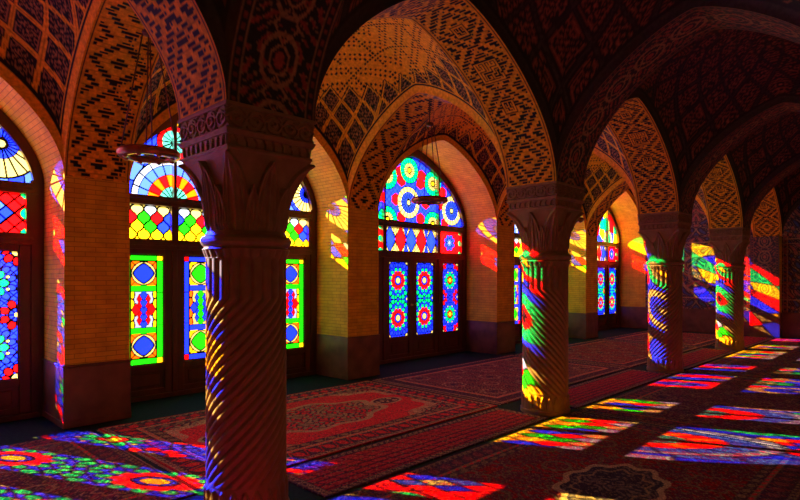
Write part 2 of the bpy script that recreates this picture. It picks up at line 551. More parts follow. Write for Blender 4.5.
def glass_rect(w, h, fn, step=.0065, mat='glass'):
    nx = int(w / step) + 1; nz = int(h / step) + 1
    xs = np.linspace(0, w, nx); zs = np.linspace(0, h, nz)
    Xg, Zg = np.meshgrid(xs, zs, indexing='ij')
    P = np.stack([Xg - w / 2, np.zeros_like(Xg), Zg], -1)
    col = fn(Xg, Zg)
    return sheet_mesh('glass', P, col, None, M[mat], smooth=False)


def glass_fan(fn, step=.0075):
    th = np.linspace(-1, 1, int(2 * AI / step)); xs = AI * np.sin(th * PI / 2) * .999
    vs = np.linspace(0, 1, int(RI / step))
    Xg, V = np.meshgrid(xs, vs, indexing='ij')
    top = arch_top(Xg, AI, ZI, RI)
    Zg = ZI - .01 + V * (top - ZI + .02)
    P = np.stack([Xg, np.zeros_like(Xg), Zg], -1)
    return sheet_mesh('fan', P, fn(Xg, Zg), None, M['glass'], smooth=False)


def frame_mesh():
    b = MB()
    yf, yb = -.07, .05
    # arched band + jambs
    ts = np.linspace(0, 1, 41); xs = 1 - (1 - ts) ** 1.6
    prof = []
    for s in (-1, 1):
        xo = [1.69 * q for q in xs]; zo = [arch_top(q, 1.69, Z0, RISE + .02) for q in xo]
        xi = [AI * q for q in xs]; zi = [arch_top(q, AI, ZI, RI) for q in xi]
        for k in range(40):
            o0, o1 = (s * xo[k], zo[k]), (s * xo[k + 1], zo[k + 1]); i0, i1 = (s * xi[k], zi[k]), (s * xi[k + 1], zi[k + 1])
            b.quad([(o0[0], yf, o0[1]), (o1[0], yf, o1[1]), (i1[0], yf, i1[1]), (i0[0], yf, i0[1])])
            b.quad([(i0[0], yf, i0[1]), (i1[0], yf, i1[1]), (i1[0], yb, i1[1]), (i0[0], yb, i0[1])])
            b.quad([(o0[0], yb, o0[1]), (o1[0], yb, o1[1]), (i1[0], yb, i1[1]), (i0[0], yb, i0[1])])
        b.box(s * 1.543, s * 1.67, yf, yb, 0, 2.70, .006)
    # transoms, mullions, sill
    b.box(-1.62, 1.62, yf - .01, yb, 2.545, 2.665)
    b.box(-1.62, 1.62, yf - .01, yb, 1.965, 2.095)
    b.box(-1.62, 1.62, yf - .02, yb, 0, .06, .006)
    for s in (-1, 1):
        b.box(s * .812, s * .742, yf, yb, .05, 1.97, .005)
        b.box(s * .82, s * .72, yf, yb, 2.09, 2.55, .005)
        b.box(s * 1.60, s * 1.50, yf, yb, 2.09, 2.55, .005)
        b.box(s * .79, s * .745, yf, yb, 2.66, float(arch_top(.76, AI, ZI, RI)) + .02, .004)
    # thin beads on the transoms
    b.box(-1.56, 1.56, yf - .022, yf, 2.59, 2.62, .004)
    b.box(-1.56, 1.56, yf - .022, yf, 2.015, 2.045, .004)
    return b.mesh('window_frame', M['wood'])


def leaf_mesh():
    """leaf 0.745 wide, 1.90 high, opening for the glass"""
    b = MB(); w = .372; yf, yb = -.05, .02
    gx = .262; z0, z1 = .455 - .06, 1.90 - .06
    b.box(-w, -gx, yf, yb, 0, 1.905, .006); b.box(gx, w, yf, yb, 0, 1.905, .006)
    b.box(-gx, gx, yf, yb, z1, 1.905, .004); b.box(-gx, gx, yf, yb, z0 - .08, z0, .004)
    b.box(-gx, gx, yf, yb, 0, .07, .004)
    b.box(-gx, gx, yf + .025, yb, .07, z0 - .08, 0)
    # bead round the glass
    for s in (-1, 1): b.box(s * gx, s * (gx - .012), yf + .015, yb, z0, z1)
    b.box(-gx, gx, yf + .015, yb, z0, z0 + .012); b.box(-gx, gx, yf + .015, yb, z1 - .012, z1)
    return b.mesh('door_leaf', M['wood'])


def low_panel_mesh():
    b = MB(); b.box(-.20, .20, -.022, 0, 0, .165, .014)
    return b.mesh('raised_panel', M['wood'])


FRAME, LEAF, LOWP = frame_mesh(), leaf_mesh(), low_panel_mesh()
GW, GH = .50, 1.43
la = lambda *a, mat='shade_glass': glass_rect(GW, GH, lambda x, z: leaf_flower(x, z, GW, GH, *a), mat=mat)
lb = lambda *a: glass_rect(GW, GH, lambda x, z: leaf_bars(x, z, GW, GH, *a), mat='shade_glass')
A_mid = glass_rect(GW, GH, lambda x, z: leaf_flower(x, z, GW, GH, RED, BLU, CRM, GRN, BLU, big=True), mat='shade_glass'); A_side = la(GRN, RED, YEL, RED, BLU)
D_mid = glass_rect(GW, GH, lambda x, z: leaf_flower(x, z, GW, GH, RED, BLU, YEL, GRN, BLU, big=True)); D_side = la(GRN, RED, YEL, RED, BLU, mat='glass')
B_side = lb(LGR, YEL, BLU, CRM, ORG, (WHT, BLU, RED, YEL))
B_mid = lb(BLU, RED, LGR, CRM, YEL, (CRM, LGR, BLU, ORG))
C_mid = la(RED, CRM, BLU, GRN, RED); C_side = la(RED, GRN, CRM, BLU, GRN)
R = lambda w, fn: glass_rect(w, .46, lambda x, z: fn(x, z, w, .46))
lat_s, lat_c = R(.70, row_lattice), R(1.46, row_lattice)
hex_s, hex_c = R(.70, row_flower), R(1.46, row_hex)
dia_s, dia_c = R(.70, row_diamond), R(1.46, row_hex)
FA, FB, FS, FC = glass_fan(fan_rosettes), glass_fan(fan_arcs), glass_fan(fan_shell), glass_fan(fan_sectors)
kinds = [(FS, dia_s, dia_c, D_side, D_mid), (FB, lat_s, lat_c, B_side, B_mid), (FA, hex_s, hex_c, A_side, A_mid),
         (FB, lat_s, lat_c, B_side, B_mid), (FC, hex_s, hex_c, C_side, C_mid)]
wl = ['arched stained glass doors cut by the left edge of the photo, red and green flower panes',
      'arched stained glass doors behind the nearest column, green and blue bar borders in the panes',
      'arched stained glass doors in the middle of the photo with round cream and green rosettes above',
      'arched stained glass doors mostly hidden behind the second column',
      'farthest arched stained glass doors, seen between the second and third columns']
for i in range(5):
    cx = X0 - 2 + BAY * i
    w = empty('window_%d' % (i + 1), (cx, YG, 0)); tag(w, wl[i], None, None, 'structure')
    o0, o1 = OFFS.get(X0 + BAY * (i - 1), 0), OFFS.get(X0 + BAY * i, 0)
    w.location.x += (o0 + o1) / 2; w.scale.x = (3.34 + o1 - o0) / 3.34
    fan, rs, rc, ls, lm = kinds[i]
    mobj('frame', FRAME, None, w)
    g = mobj('fanlight', fan, None, w); tag(g, 'coloured glass fanlight')
    for me, px in ((rs, -1.17), (rc, 0), (rs, 1.17)):
        mobj('transom_pane', me, None, w, (px, 0, 2.09))
    for k, (px, me) in enumerate(((-1.175, ls), (-.3735, lm), (.3735, lm), (1.175, ls))):
        lf = mobj('door_leaf', LEAF, None, w, (px, 0, .06))
        mobj('glass_pane', me, None, lf, (0, -.01, .40))
        mobj('raised_panel', LOWP, None, lf, (0, -.022, .11))
        if k in (1, 2):
            hb = MB(); s = 1 if k == 1 else -1
            hb.lathe([(.0, 0), (.022, .002), (.024, .01), (.010, .02), (.010, .035)], 14)
            hb.tube((0, 0, .035), (0, 0, .05), .018, 14)
            h = hb.build('handle', M['brass'], lf, (s * .32, -.05, 1.0)); h.rotation_euler = (PI / 2, 0, 0)

# ------------------------------------------------------------------ window wall
def wall_left():
    b = MB(); yb = 7.62; top = 6.1
    n = 48
    tt = np.concatenate([-(1 - (1 - np.linspace(1, 0, n)) ** 1.7), (1 - (1 - np.linspace(0, 1, n)) ** 1.7)[1:]])
    half = BAY / 2 - HW
    for i in range(5):
        cx = X0 - 2 + BAY * i
        xs = cx + half * tt; zs = Z0 + RISE * f(tt)
        # reveal: left side, arch, right side as one strip
        pts = [(xs[0], .66)] + list(zip(xs, zs)) + [(xs[-1], .66)]
        L = 0
        for (xa, za), (xb, zb) in zip(pts[:-1], pts[1:]):
            dl = math.hypot(xb - xa, zb - za)
            b.quad([(xa, YW, za), (xb, YW, zb), (xb, yb, zb), (xa, yb, za)], [(YW, L), (YW, L + dl), (yb, L + dl), (yb, L)], smooth=False)
            L += dl
        for (xa, za), (xb, zb) in zip(pts[1:-2], pts[2:-1]):
            for y in (YW + .012, yb):
                b.quad([(xa, y, za), (xb, y, zb), (xb, y, top), (xa, y, top)])
    for i in range(-1, 5):
        px = X0 + BAY * i
        for y in (YW, yb):
            b.quad([(px - HW, y, .66), (px + HW, y, .66), (px + HW, y, Z0), (px - HW, y, Z0)])
            b.quad([(px - HW, y + .012, Z0), (px + HW, y + .012, Z0), (px + HW, y + .012, top), (px - HW, y + .012, top)])
    b.quad([(XNEAR - .7, YW, top), (XEND + .7, YW, top), (XEND + .7, yb, top), (XNEAR - .7, yb, top)])
    o = b.build('wall_left', M['brick']); warp(o); tag(o, None, None, None, 'structure')
    for i in range(-1, 5):
        px = X0 + BAY * i
        d = MB(); d.box(px - HW - .012, px + HW + .012, YW - .012, yb, 0, .64, .006)
        d.box(px - HW - .02, px + HW + .02, YW - .02, yb, .64, .665, .006)
        # sunk slab joints
        d.box(px - HW - .016, px + HW + .016, YW - .016, yb, 0, .07, .004)
        warp(d.build('dado', M['dado'], o))
    return o
WL = wall_left()

# ------------------------------------------------------------------ tile patterns
ORB = np.array((.82, .40, .022)); ORD = np.array((.46, .18, .06)); DKT = np.array((.012, .02, .022)); TEAL = np.array((.01, .07, .075))
KUF = ["1111111111111111111", "1000000000000000001", "1011110111011110101", "1010010101010010101", "1010110101010110101", "1010000001010100101",
       "1011111101010101101", "1000000101010000001", "1011110101011111101", "1010010100000000101", "1011010111111110101", "1001010000000010101",
       "1101011101111010101", "1001000101001010101", "1011111101011010101", "1010000001000000101", "1010111111111111101", "1000000000000000001", "1111111111111111111"]
KUF = np.array([[int(c) for c in r] for r in KUF])
KUS = np.array([[int(c) for c in r] for r in ["11111111111", "10000000001", "10111011101", "10101010101", "10101010101", "10001000101",
                                              "10111011101", "10100010001", "10101110101", "10000000001", "11111111111"]])


def tile_kufic(s, t, wid, panels=True, L=1.0, phase=0, base=ORB, cell=.037, ring=4):
    """s along the arch, t across 0..wid"""
    col = np.zeros(s.shape + (3,)); col[:] = base
    n = int(round(wid / cell)); c = wid / n
    i = np.floor(t / c); j = np.floor(s / c + phase)
    fj = s / c + phase - j; fi = t / c - i
    P = 14 if ring == 5 else 16
    ii = np.abs(i - (n - 1) / 2.); jj = np.abs((j % P) - P / 2.)
    D = np.floor(ii + jj)
    dark = (D % ring < 2) & (fj > .16) & (fj < .90)
    spots = ((i + j) % 2 == 0) & (D % 8 > 5) & (fj > .2) & (fj < .8) & (fi > .15) & (fi < .85)
    # brick joints
    joint = (fj < .09); col[joint] = base * .62
    alt = ((i * 7 + j * 13) % 5 == 0); col[alt & ~joint] *= .82
    paint(col, dark, DKT); paint(col, spots, TEAL * .6)
    if panels:
        for (pc, ps, bm) in ((L * .30, .30, KUF), (L * .70, .30, KUF), (L * .42, .17, KUS), (L * .58, .17, KUS), (L * .20, .17, KUS), (L * .80, .17, KUS)):
            k = bm.shape[0]
            a = np.floor((t - wid / 2 + ps / 2) / ps * k); b2 = np.floor((s - pc + ps / 2) / ps * k)
            m = (a >= 0) & (a < k) & (b2 >= 0) & (b2 < k)
            v = bm[np.clip(b2, 0, k - 1).astype(int), np.clip(a, 0, k - 1).astype(int)]
            paint(col, m & (v == 1), DKT); col[m & (v == 0)] = base
    e = np.minimum(t, wid - t)
    paint(col, e < .05, base * .9); paint(col, (e > .018) & (e < .032), DKT)
    return col


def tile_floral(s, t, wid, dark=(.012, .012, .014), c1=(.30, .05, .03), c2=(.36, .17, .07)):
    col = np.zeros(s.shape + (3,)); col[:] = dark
    tt = t - wid / 2; p = .42
    ss = (s % p) - p / 2
    v = np.sin(26 * np.abs(tt) + 3 * np.sin(22 * ss)) * np.cos(24 * ss + 3 * np.sin(18 * np.abs(tt)))
    paint(col, v > .55, np.array(c1)); paint(col, (np.abs(v - .25) < .08), np.array(c2) * .8)
    r = np.hypot(tt * 1.0, ss * .8)
    paint(col, (np.abs(r - .13) < .012) | (np.abs(r - .07) < .008), np.array(c2))
    paint(col, r < .04, np.array(c1) * 1.2)
    q = np.abs(tt) + np.abs(np.abs(ss) - p / 2) * .8
    paint(col, np.abs(q - .09) < .01, np.array(c2))
    e = np.minimum(t, wid - t)
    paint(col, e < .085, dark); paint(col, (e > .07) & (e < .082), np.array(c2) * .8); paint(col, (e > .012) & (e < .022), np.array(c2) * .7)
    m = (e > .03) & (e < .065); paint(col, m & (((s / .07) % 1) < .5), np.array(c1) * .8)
    return col


def vault_net(X, Y, Z, cx, cy, hx, hy, ztop, dark=False):
    dx = (X - cx) / hx; dy = (Y - cy) / hy
    th = np.arctan2(dy, dx)
    r = np.hypot(X - cx, Y - cy)
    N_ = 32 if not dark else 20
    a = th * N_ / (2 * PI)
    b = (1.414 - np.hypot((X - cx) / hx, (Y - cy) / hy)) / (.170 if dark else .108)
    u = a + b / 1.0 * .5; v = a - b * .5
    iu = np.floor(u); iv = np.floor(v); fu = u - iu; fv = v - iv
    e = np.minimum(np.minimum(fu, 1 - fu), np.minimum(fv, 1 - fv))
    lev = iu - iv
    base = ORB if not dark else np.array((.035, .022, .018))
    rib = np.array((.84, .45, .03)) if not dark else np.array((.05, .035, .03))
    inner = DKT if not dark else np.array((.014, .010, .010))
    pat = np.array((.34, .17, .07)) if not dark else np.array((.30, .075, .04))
    col = np.zeros(X.shape + (3,)); col[:] = inner
    # arabesque stars inside a lozenge
    uu, vv = fu - .5, fv - .5
    rr = np.hypot(uu, vv); an = np.arctan2(vv, uu)
    st = np.abs(np.sin(4 * an)) * .10 + .14
    w = np.sin(38 * uu) * np.sin(38 * vv)
    paint(col, (w > .35) & (e > .16), pat * .8)
    paint(col, (np.abs(rr - st) < .022), pat); paint(col, rr < .05, pat * 1.2)
    paint(col, (e > .14) & (e < .165), pat)
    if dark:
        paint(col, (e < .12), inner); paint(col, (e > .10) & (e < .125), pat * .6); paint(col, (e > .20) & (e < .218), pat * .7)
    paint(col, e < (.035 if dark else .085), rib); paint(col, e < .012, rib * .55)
    # upper dome of dotted brick
    top = (lev > 4)
    if not dark:
        k = .048
        i = np.floor((X - cx) / k); j = np.floor((Y - cy) / k)
        fi = (X - cx) / k - i; fj = (Y - cy) / k - j
        d = np.hypot(fi - .5, fj - .5) < .36
        on = (((i + j) % 2) == 0) & d & ((np.abs(i) + np.abs(j)) % 6 != 0)
        on |= d & ((i % 9 == 4) & (j % 9 != 0) | (j % 9 == 4) & (i % 9 != 0))
        tcol = np.zeros_like(col); tcol[:] = base
        paint(tcol, on, DKT)
        col[top] = tcol[top]
    edge = top & ((lev == 5) & ((fu < .07) | (fv > .93)))
    paint(col, edge, DKT)
    # border along the arches
    eb = np.minimum(hx - np.abs(X - cx), hy - np.abs(Y - cy))
    paint(col, eb < .05, rib); paint(col, (eb > .030) & (eb < .045), inner)
    return col


def arc_strip(name, axis, c, half, w0, w1, fn, mat, parent, loc=(0, 0, 0), step=.011):
    """intrados of an arch. axis 'x': spans along x at centre c, width in y w0..w1 (and vice versa)"""
    n0 = 800
    a = np.linspace(-PI / 2, PI / 2, n0); q = np.sin(a)
    px = half * q; pz = Z0 + RISE * f(q)
    s = np.concatenate([[0], np.cumsum(np.hypot(np.diff(px), np.diff(pz)))]); L = s[-1]
    ns = int(L / step); S = np.linspace(0, L, ns)
    px = np.interp(S, s, px); pz = np.interp(S, s, pz)
    nt = int((w1 - w0) / step) + 1; T = np.linspace(0, w1 - w0, nt)
    Sg, Tg = np.meshgrid(S, T, indexing='ij')
    A = np.repeat(px[:, None], nt, 1); Zg = np.repeat(pz[:, None], nt, 1)
    W = w0 + Tg
    P = np.stack([c + A, W, Zg] if axis == 'x' else [W, c + A, Zg], -1)
    col = fn(Sg, Tg, L)
    me = sheet_mesh(name, P, col, np.stack([Sg, Tg], -1), mat)
    return me


# ------------------------------------------------------------------ ceiling: roof slab, arches, vaults
b = MB(); b.box(XNEAR - .7, XEND + .7, YR2 - 1.0, 7.62, 6.1, 6.35)
CEIL = b.build('ceiling', M['plaster']); tag(CEIL, None, None, None, 'structure')

half = BAY / 2 - HW
# longitudinal arches of the row
me_long = arc_strip('arch_soffit', 'x', 0, half, YROW - HW, YROW + HW, lambda s, t, L: tile_kufic(s, t, 2 * HW, True, L), M['tile'], CEIL)
for i in range(-1, 4):
    mobj('arch_soffit', me_long, None, CEIL, (X0 + 2 + BAY * i, 0, 0))
# transverse arches to the wall
ya0, ya1 = YROW + HW, YW
me_tr = arc_strip('arch_soffit', 'y', (ya0 + ya1) / 2, (ya1 - ya0) / 2, -HW, HW, lambda s, t, L: tile_kufic(s, t, 2 * HW, False, L, 4, cell=.041, ring=5), M['tile'], CEIL)
yb0, yb1 = YR2 + HW, YROW - HW
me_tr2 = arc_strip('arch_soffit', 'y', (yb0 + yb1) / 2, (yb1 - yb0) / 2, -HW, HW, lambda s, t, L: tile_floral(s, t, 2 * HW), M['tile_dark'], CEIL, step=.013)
for i in range(0, 4):
    t_ = mobj('arch_soffit', me_tr, None, CEIL, (X0 + BAY * i, 0, 0))
    if i < 2: warp(t_)
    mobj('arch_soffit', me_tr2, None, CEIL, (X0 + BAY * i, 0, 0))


def vault(ya, yb, dark, step):
    hx, hy = half, (yb - ya) / 2; cy = (ya + yb) / 2
    nx, ny = int(2 * hx / step), int(2 * hy / step)
    gx = np.sin(np.linspace(-PI / 2, PI / 2, nx)) * .55 + np.linspace(-1, 1, nx) * .45
    gy = np.sin(np.linspace(-PI / 2, PI / 2, ny)) * .55 + np.linspace(-1, 1, ny) * .45
    U, V = np.meshgrid(gx, gy, indexing='ij')
    fu, fv = f(U), f(V)
    Z = Z0 + RISE * (fu + fv - .52 * fu * fv)
    X = hx * U; Y = cy + hy * V
    col = vault_net(X, Y, Z, 0, cy, hx, hy, 0, dark)
    return sheet_mesh('vault', np.stack([X, Y, Z], -1), col, None, M['tile_dark' if dark else 'tile'])


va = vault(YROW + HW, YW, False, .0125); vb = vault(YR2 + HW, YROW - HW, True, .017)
for i in range(-1, 4):
    t_ = mobj('vault', va, None, CEIL, (X0 + 2 + BAY * i, 0, 0))
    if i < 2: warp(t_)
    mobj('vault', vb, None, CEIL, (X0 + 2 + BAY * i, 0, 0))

# ------------------------------------------------------------------ end wall (tiled), with a pilaster, and the near wall
def end_tiles():
    ys = np.linspace(-1.0, 6.65, 500); zs = np.linspace(.66, 6.1, 330)
    Y, Z = np.meshgrid(ys, zs, indexing='ij')
    col = np.zeros(Y.shape + (3,)); col[:] = (.035, .03, .045)
    # blind arch panels, one per aisle
    for cy in (5.21, 1.695):
        y = np.abs(Y - cy)
        v = np.sin(13 * y + 3 * np.sin(9 * Z)) * np.cos(12 * Z + 3 * np.sin(8 * y))
        paint(col, (v > .5) & (y < 1.5), (.30, .12, .08)); paint(col, (np.abs(v) < .07) & (y < 1.5), (.30, .22, .12))
        paint(col, (v < -.75) & (y < 1.5), (.05, .09, .22))
        r = np.hypot(Y - cy, (Z - 1.7) * .8)
        paint(col, (np.abs(r - .42) < .03) | (np.abs(r - .2) < .02), (.34, .24, .12))
        for e in (1.30, 1.38): paint(col, (np.abs(y - e) < .012) & (Z < Z0), (.34, .24, .12))
        m = (y > 1.30) & (y < 1.38) & (((Z / .11) % 1) < .5); paint(col, m, (.25, .09, .06))
    for zz in (1.0, 2.6, 2.48): paint(col, np.abs(Z - zz) < .014, (.34, .24, .12))
    P = np.stack([np.full_like(Y, XEND), Y, Z], -1)
    return sheet_mesh('tiles', P, col, None, M['tile_dark'])


b = MB(); b.box(XEND + .01, XEND + .3, YR2 - 1.0, 7.62, 0, 6.1)
WB = b.build('wall_back', M['plaster']); tag(WB, None, None, None, 'structure')
mobj('tile_panel', end_tiles(), None, WB)
d = MB(); d.box(XEND - .03, XEND + .02, YR2 - 1.0, 7.6, 0, .64, .006); d.box(XEND - .04, XEND + .02, YR2 - 1.0, 7.6, .64, .67, .006)
d.build('dado', M['dado'], WB)
# pilasters under the last arch and a deep pier beyond it
XP = 17.36


def pil_tiles(x0, y0, y1, z1=Z0):
    ys = np.linspace(y0, y1, 70); zs = np.linspace(.66, z1, 170)
    Y, Z = np.meshgrid(ys, zs, indexing='ij')
    col = tile_floral(Z - .66, Y - y0, y1 - y0, (.05, .045, .06), (.30, .12, .08), (.32, .22, .12))
    return sheet_mesh('tiles', np.stack([np.full_like(Y, x0), Y, Z], -1), col, None, M['tile_dark'])


d = MB(); d.box(XP + .004, XEND, YROW - HW, YROW + HW, 0, Z0)
pl = d.build('pilaster', M['brick'], WB)
mobj('tile_panel', pil_tiles(XP, YROW - HW, YROW + HW), None, WB)
d = MB(); d.box(XP - .02, XEND, YROW - HW - .012, YROW + HW + .012, 0, .655, .006); d.build('dado', M['dado'], WB)
d = MB(); d.box(XNEAR - .5, XNEAR, YR2 - 1.0, 7.62, 0, 6.1)
WF = d.build('wall_front', M['brick']); tag(WF, None, None, None, 'structure')

# ------------------------------------------------------------------ columns
def shaft_mesh(hand):
    nphi, n = 22 * 12, 22
    zs = np.concatenate([np.linspace(.235, 1.42, 150), np.linspace(1.43, 1.735, 40)])
    R0 = .268
    phi = np.linspace(0, 2 * PI, nphi, endpoint=False)
    PH, Z = np.meshgrid(phi, zs, indexing='ij')
    # twist runs out into straight flutes near the top
    tw = np.where(Z < 1.46, (1.46 - Z), 0) / R0 * 1.02
    k = np.clip((1.52 - Z) / .12, 0, 1); tw = tw + 0
    q = (PH + hand * tw) * n / 2
    s = np.abs(np.sin(q))
    depth = .021 * np.clip((1.735 - Z) / .03, 0, 1) * np.clip((Z - .235) / .03, .15, 1)
    r = R0 - depth * (1 - s ** .75) * 1.0
    P = np.stack([r * np.cos(PH), r * np.sin(PH), Z], -1)
    return sheet_mesh('shaft', P, None, np.stack([PH * R0, Z], -1), M['stone'], closed=True)


def foot_mesh():
    nphi = 22 * 10; phi = np.linspace(0, 2 * PI, nphi, endpoint=False)
    zs = np.linspace(0, .245, 46)
    PH, Z = np.meshgrid(phi, zs, indexing='ij')
    q = np.abs(np.sin(PH * 11))
    leaf = np.clip((q * 1.0 - np.clip((Z - .09) / .13, 0, 1) ** 1.5) * 5, 0, 1)
    r = .262 + .018 * leaf
    r = np.where(Z < .045, .290, r); r = np.where((Z >= .045) & (Z < .06), .280, r)
    r = np.where(Z > .235, .25, r)
    P = np.stack([r * np.cos(PH), r * np.sin(PH), Z], -1)
    return sheet_mesh('foot', P, None, None, M['stone'], closed=True)


def neck_mesh():
    nphi = 28 * 10; phi = np.linspace(0, 2 * PI, nphi, endpoint=False)
    prof = [(1.725, .270), (1.74, .276), (1.76, .284), (1.785, .292), (1.79, .28), (1.80, .278), (1.812, .292), (1.83, .302), (1.85, .302), (1.868, .290), (1.872, .272), (1.885, .268), (1.90, .262)]
    zz = np.array([p[0] for p in prof]); rr = np.array([p[1] for p in prof])
    zs = np.linspace(zz[0], zz[-1], 50)
    PH, Z = np.meshgrid(phi, zs, indexing='ij')
    r = np.interp(Z, zz, rr)
    r = r - .016 * (1 - np.abs(np.sin(PH * 14)) ** .6) * ((Z > 1.728) & (Z < 1.782))
    P = np.stack([r * np.cos(PH), r * np.sin(PH), Z], -1)
    return sheet_mesh('neck', P, None, None, M['stone'], closed=True)


def bell_mesh():
    nphi = 4 * 110; phi = np.linspace(-PI / 4, 2 * PI - PI / 4, nphi, endpoint=False)
    zs = np.linspace(1.885, 2.385, 120)
    PH, Z = np.meshgrid(phi, zs, indexing='ij')
    v = (Z - 1.885) / .5
    a = (PH + PI / 4) % (PI / 2) - PI / 4                 # angle within a face
    sq = 1 / np.cos(a)
    m = v ** 2.0
    rb = .250 + .060 * v ** 2.2                          # inscribed radius
    r = rb * (1 + (sq - 1) * np.clip(m * 1.15, 0, 1))
    # carved leaves: one large in the middle of each face, two halves on the corners
    t = a / (PI / 4)
    h = np.zeros_like(r)
    for c0, wid, top, bot in ((0, .50, .93, 0), (-1, .48, .98, 0), (1, .48, .98, 0), (-.5, .26, .62, 0), (.5, .26, .62, 0)):
        vv = np.clip(v / top, 0, 1)
        edge = wid * (1 - vv ** 2.2) ** .9
        d = np.abs(t - c0)
        ins = (d < edge) & (v < top)
        ridge = np.exp(-((d - edge * .86) / .045) ** 2)
        ridge2 = np.exp(-((d - edge * .52) / .035) ** 2) * (v > .12)
        mid = np.exp(-((d) / .05) ** 2)
        hh = .008 + .018 * ridge + .012 * ridge2 + .015 * mid
        h = np.where(ins, np.maximum(h, hh), h)
    r = r + h * np.clip(v * 8, 0, 1) * np.clip((1 - v) * 20, 0, 1)
    P = np.stack([r * np.cos(PH), r * np.sin(PH), Z], -1)
    return sheet_mesh('bell', P, None, None, M['stone'], closed=True)


def block_mesh():
    """square block over the bell: dentil band and carved scroll frieze"""
    pts = []
    zs = np.concatenate([[2.372], np.linspace(2.378, 2.672, 90)])
    nper = 110
    U = np.linspace(-1, 1, nper, endpoint=False)
    dirs = [((0, -1), (1, 0)), ((1, 0), (0, 1)), ((0, 1), (-1, 0)), ((-1, 0), (0, -1))]
    prof = [(2.372, .20), (2.378, .305), (2.395, .318), (2.412, .318), (2.416, .300), (2.475, .305), (2.48, .322), (2.505, .334), (2.515, .334), (2.52, .318), (2.645, .324), (2.65, .336), (2.672, .336)]
    zz = [p[0] for p in prof]; rr = [p[1] for p in prof]
    rows = []
    for nrm, tan in dirs:
        u, Z = np.meshgrid(U, zs, indexing='ij')
        hw = np.interp(Z, zz, rr)
        g = np.zeros_like(u)
        # arcade of small niches
        nn = 9; fu = ((u + 1) / 2 * nn) % 1 - .5
        mb = (Z > 2.416) & (Z < 2.478)
        wz = .30 * np.clip((2.474 - Z) / .03, 0, 1) ** .5
        g = np.where(mb & (np.abs(fu) > wz), .014, g)
        # scroll work
        mf = (Z > 2.522) & (Z < 2.645)
        zc = (Z - 2.583) / .06; k = 5.; uu = (u * .5 + .5) * k; cu = uu - np.floor(uu) - .5
        sg = np.where(np.floor(uu) % 2 == 0, 1, -1)
        r_ = np.hypot(cu * 2, zc); an = np.arctan2(zc * sg, cu * 2)
        spiral = np.abs(((r_ * 1.5 - an / (2 * PI)) % 1) - .5) < .2
        g = np.where(mf & (spiral | (np.abs(zc - .55 * sg * np.sin(uu * PI)) < .13)), .013, g)
        X = nrm[0] * (hw + g) + tan[0] * u * hw; Y = nrm[1] * (hw + g) + tan[1] * u * hw
        rows.append(np.stack([X, Y, Z], -1))
    P = np.concatenate(rows, 0)
    # close the underside and the top with caps towards the axis
    bot = P[:, :1].copy(); bot[..., :2] *= .6
    top = P[:, -1:].copy(); top[..., :2] = 0
    P = np.concatenate([bot, P, top], 1)
    return sheet_mesh('block', P, None, None, M['stone'], smooth=False, closed=True)


SH = {1: shaft_mesh(1), -1: shaft_mesh(-1)}
FOOT, NECK, BELL, BLOCK = foot_mesh(), neck_mesh(), bell_mesh(), block_mesh()
cl = ['nearest spiral-fluted stone column, cut by the bottom edge of the photo',
      'second spiral-fluted stone column, in the middle, its left side washed green, blue and yellow',
      'third spiral-fluted stone column from the left, striped with red and cream light',
      'farthest spiral-fluted stone column, nearest the tiled end wall']
for i in range(4):
    c = empty('carved_column', (X0 + BAY * i, YROW, 0)); tag(c, cl[i], 'column', 'carved stone columns in a row')
    mobj('foot', FOOT, None, c); mobj('shaft', SH[1 if i % 2 == 0 else -1], None, c)
    mobj('neck_ring', NECK, None, c); mobj('capital_bell', BELL, None, c); mobj('capital_block', BLOCK, None, c)

# ------------------------------------------------------------------ chandeliers (ring lamps on rods)
def ring_mesh():
    b = MB(); prof = [(.165, -.012), (.185, -.030), (.225, -.034), (.252, -.022), (.264, .0), (.262, .026), (.248, .040), (.215, .034), (.185, .022), (.168, .008), (.165, -.012)]
    b.lathe(prof, 64); return b.mesh('ring', M['copper'])


def cup_mesh():
    b = MB(); b.lathe([(.0, -.020), (.012, -.019), (.020, -.010), (.022, .004), (.018, .004), (.014, -.006), (0, -.008)], 18); return b.mesh('cup', M['copper'])


RING, CUP = ring_mesh(), cup_mesh()
hl = ['ring-shaped copper lamp hanging on rods left of the nearest column',
      'ring-shaped copper lamp hanging in front of the middle rosette window',
      'ring-shaped copper lamp just visible at the right side of the second column']
ytop = (ya0 + ya1) / 2
for i, yy in enumerate((5.10, 5.28, 5.2)):
    x = X0 + BAY * i
    h = empty('ring_chandelier', (x, yy, 2.69)); tag(h, hl[i], 'chandelier', 'ring lamps hanging along the window aisle')
    mobj('ring', RING, None, h)
    zt = Z0 + RISE * float(f((yy - ytop) / ((ya1 - ya0) / 2))) - 2.69
    for k in range(4):
        a = PI / 4 + k * PI / 2 + .3
        r = MB(); px, py = .235 * math.cos(a), .235 * math.sin(a)
        tp = zt if k else zt
        r.tube((px, py, .02), (px * .22, py * .22, 1.10), .0065, 8)
        rod = r.build('rod', M['rod'], h)
    r = MB(); r.tube((0, 0, 1.08), (0, 0, zt + .02), .009, 8); r.lathe([(0, 1.06), (.05, 1.07), (.06, 1.09), (.05, 1.11), (0, 1.12)], 20)
    r.build('hanger', M['rod'], h)
    r = MB()
    for k in range(2):
        a = k * PI / 2 + .3; r.tube((-.2 * math.cos(a), -.2 * math.sin(a), 0), (.2 * math.cos(a), .2 * math.sin(a), 0), .008, 8)
    r.build('cross_bar', M['rod'], h)
    for k in range(8):
        a = k * PI / 4; mobj('lamp_cup', CUP, None, h, (.205 * math.cos(a), .205 * math.sin(a), -.028))

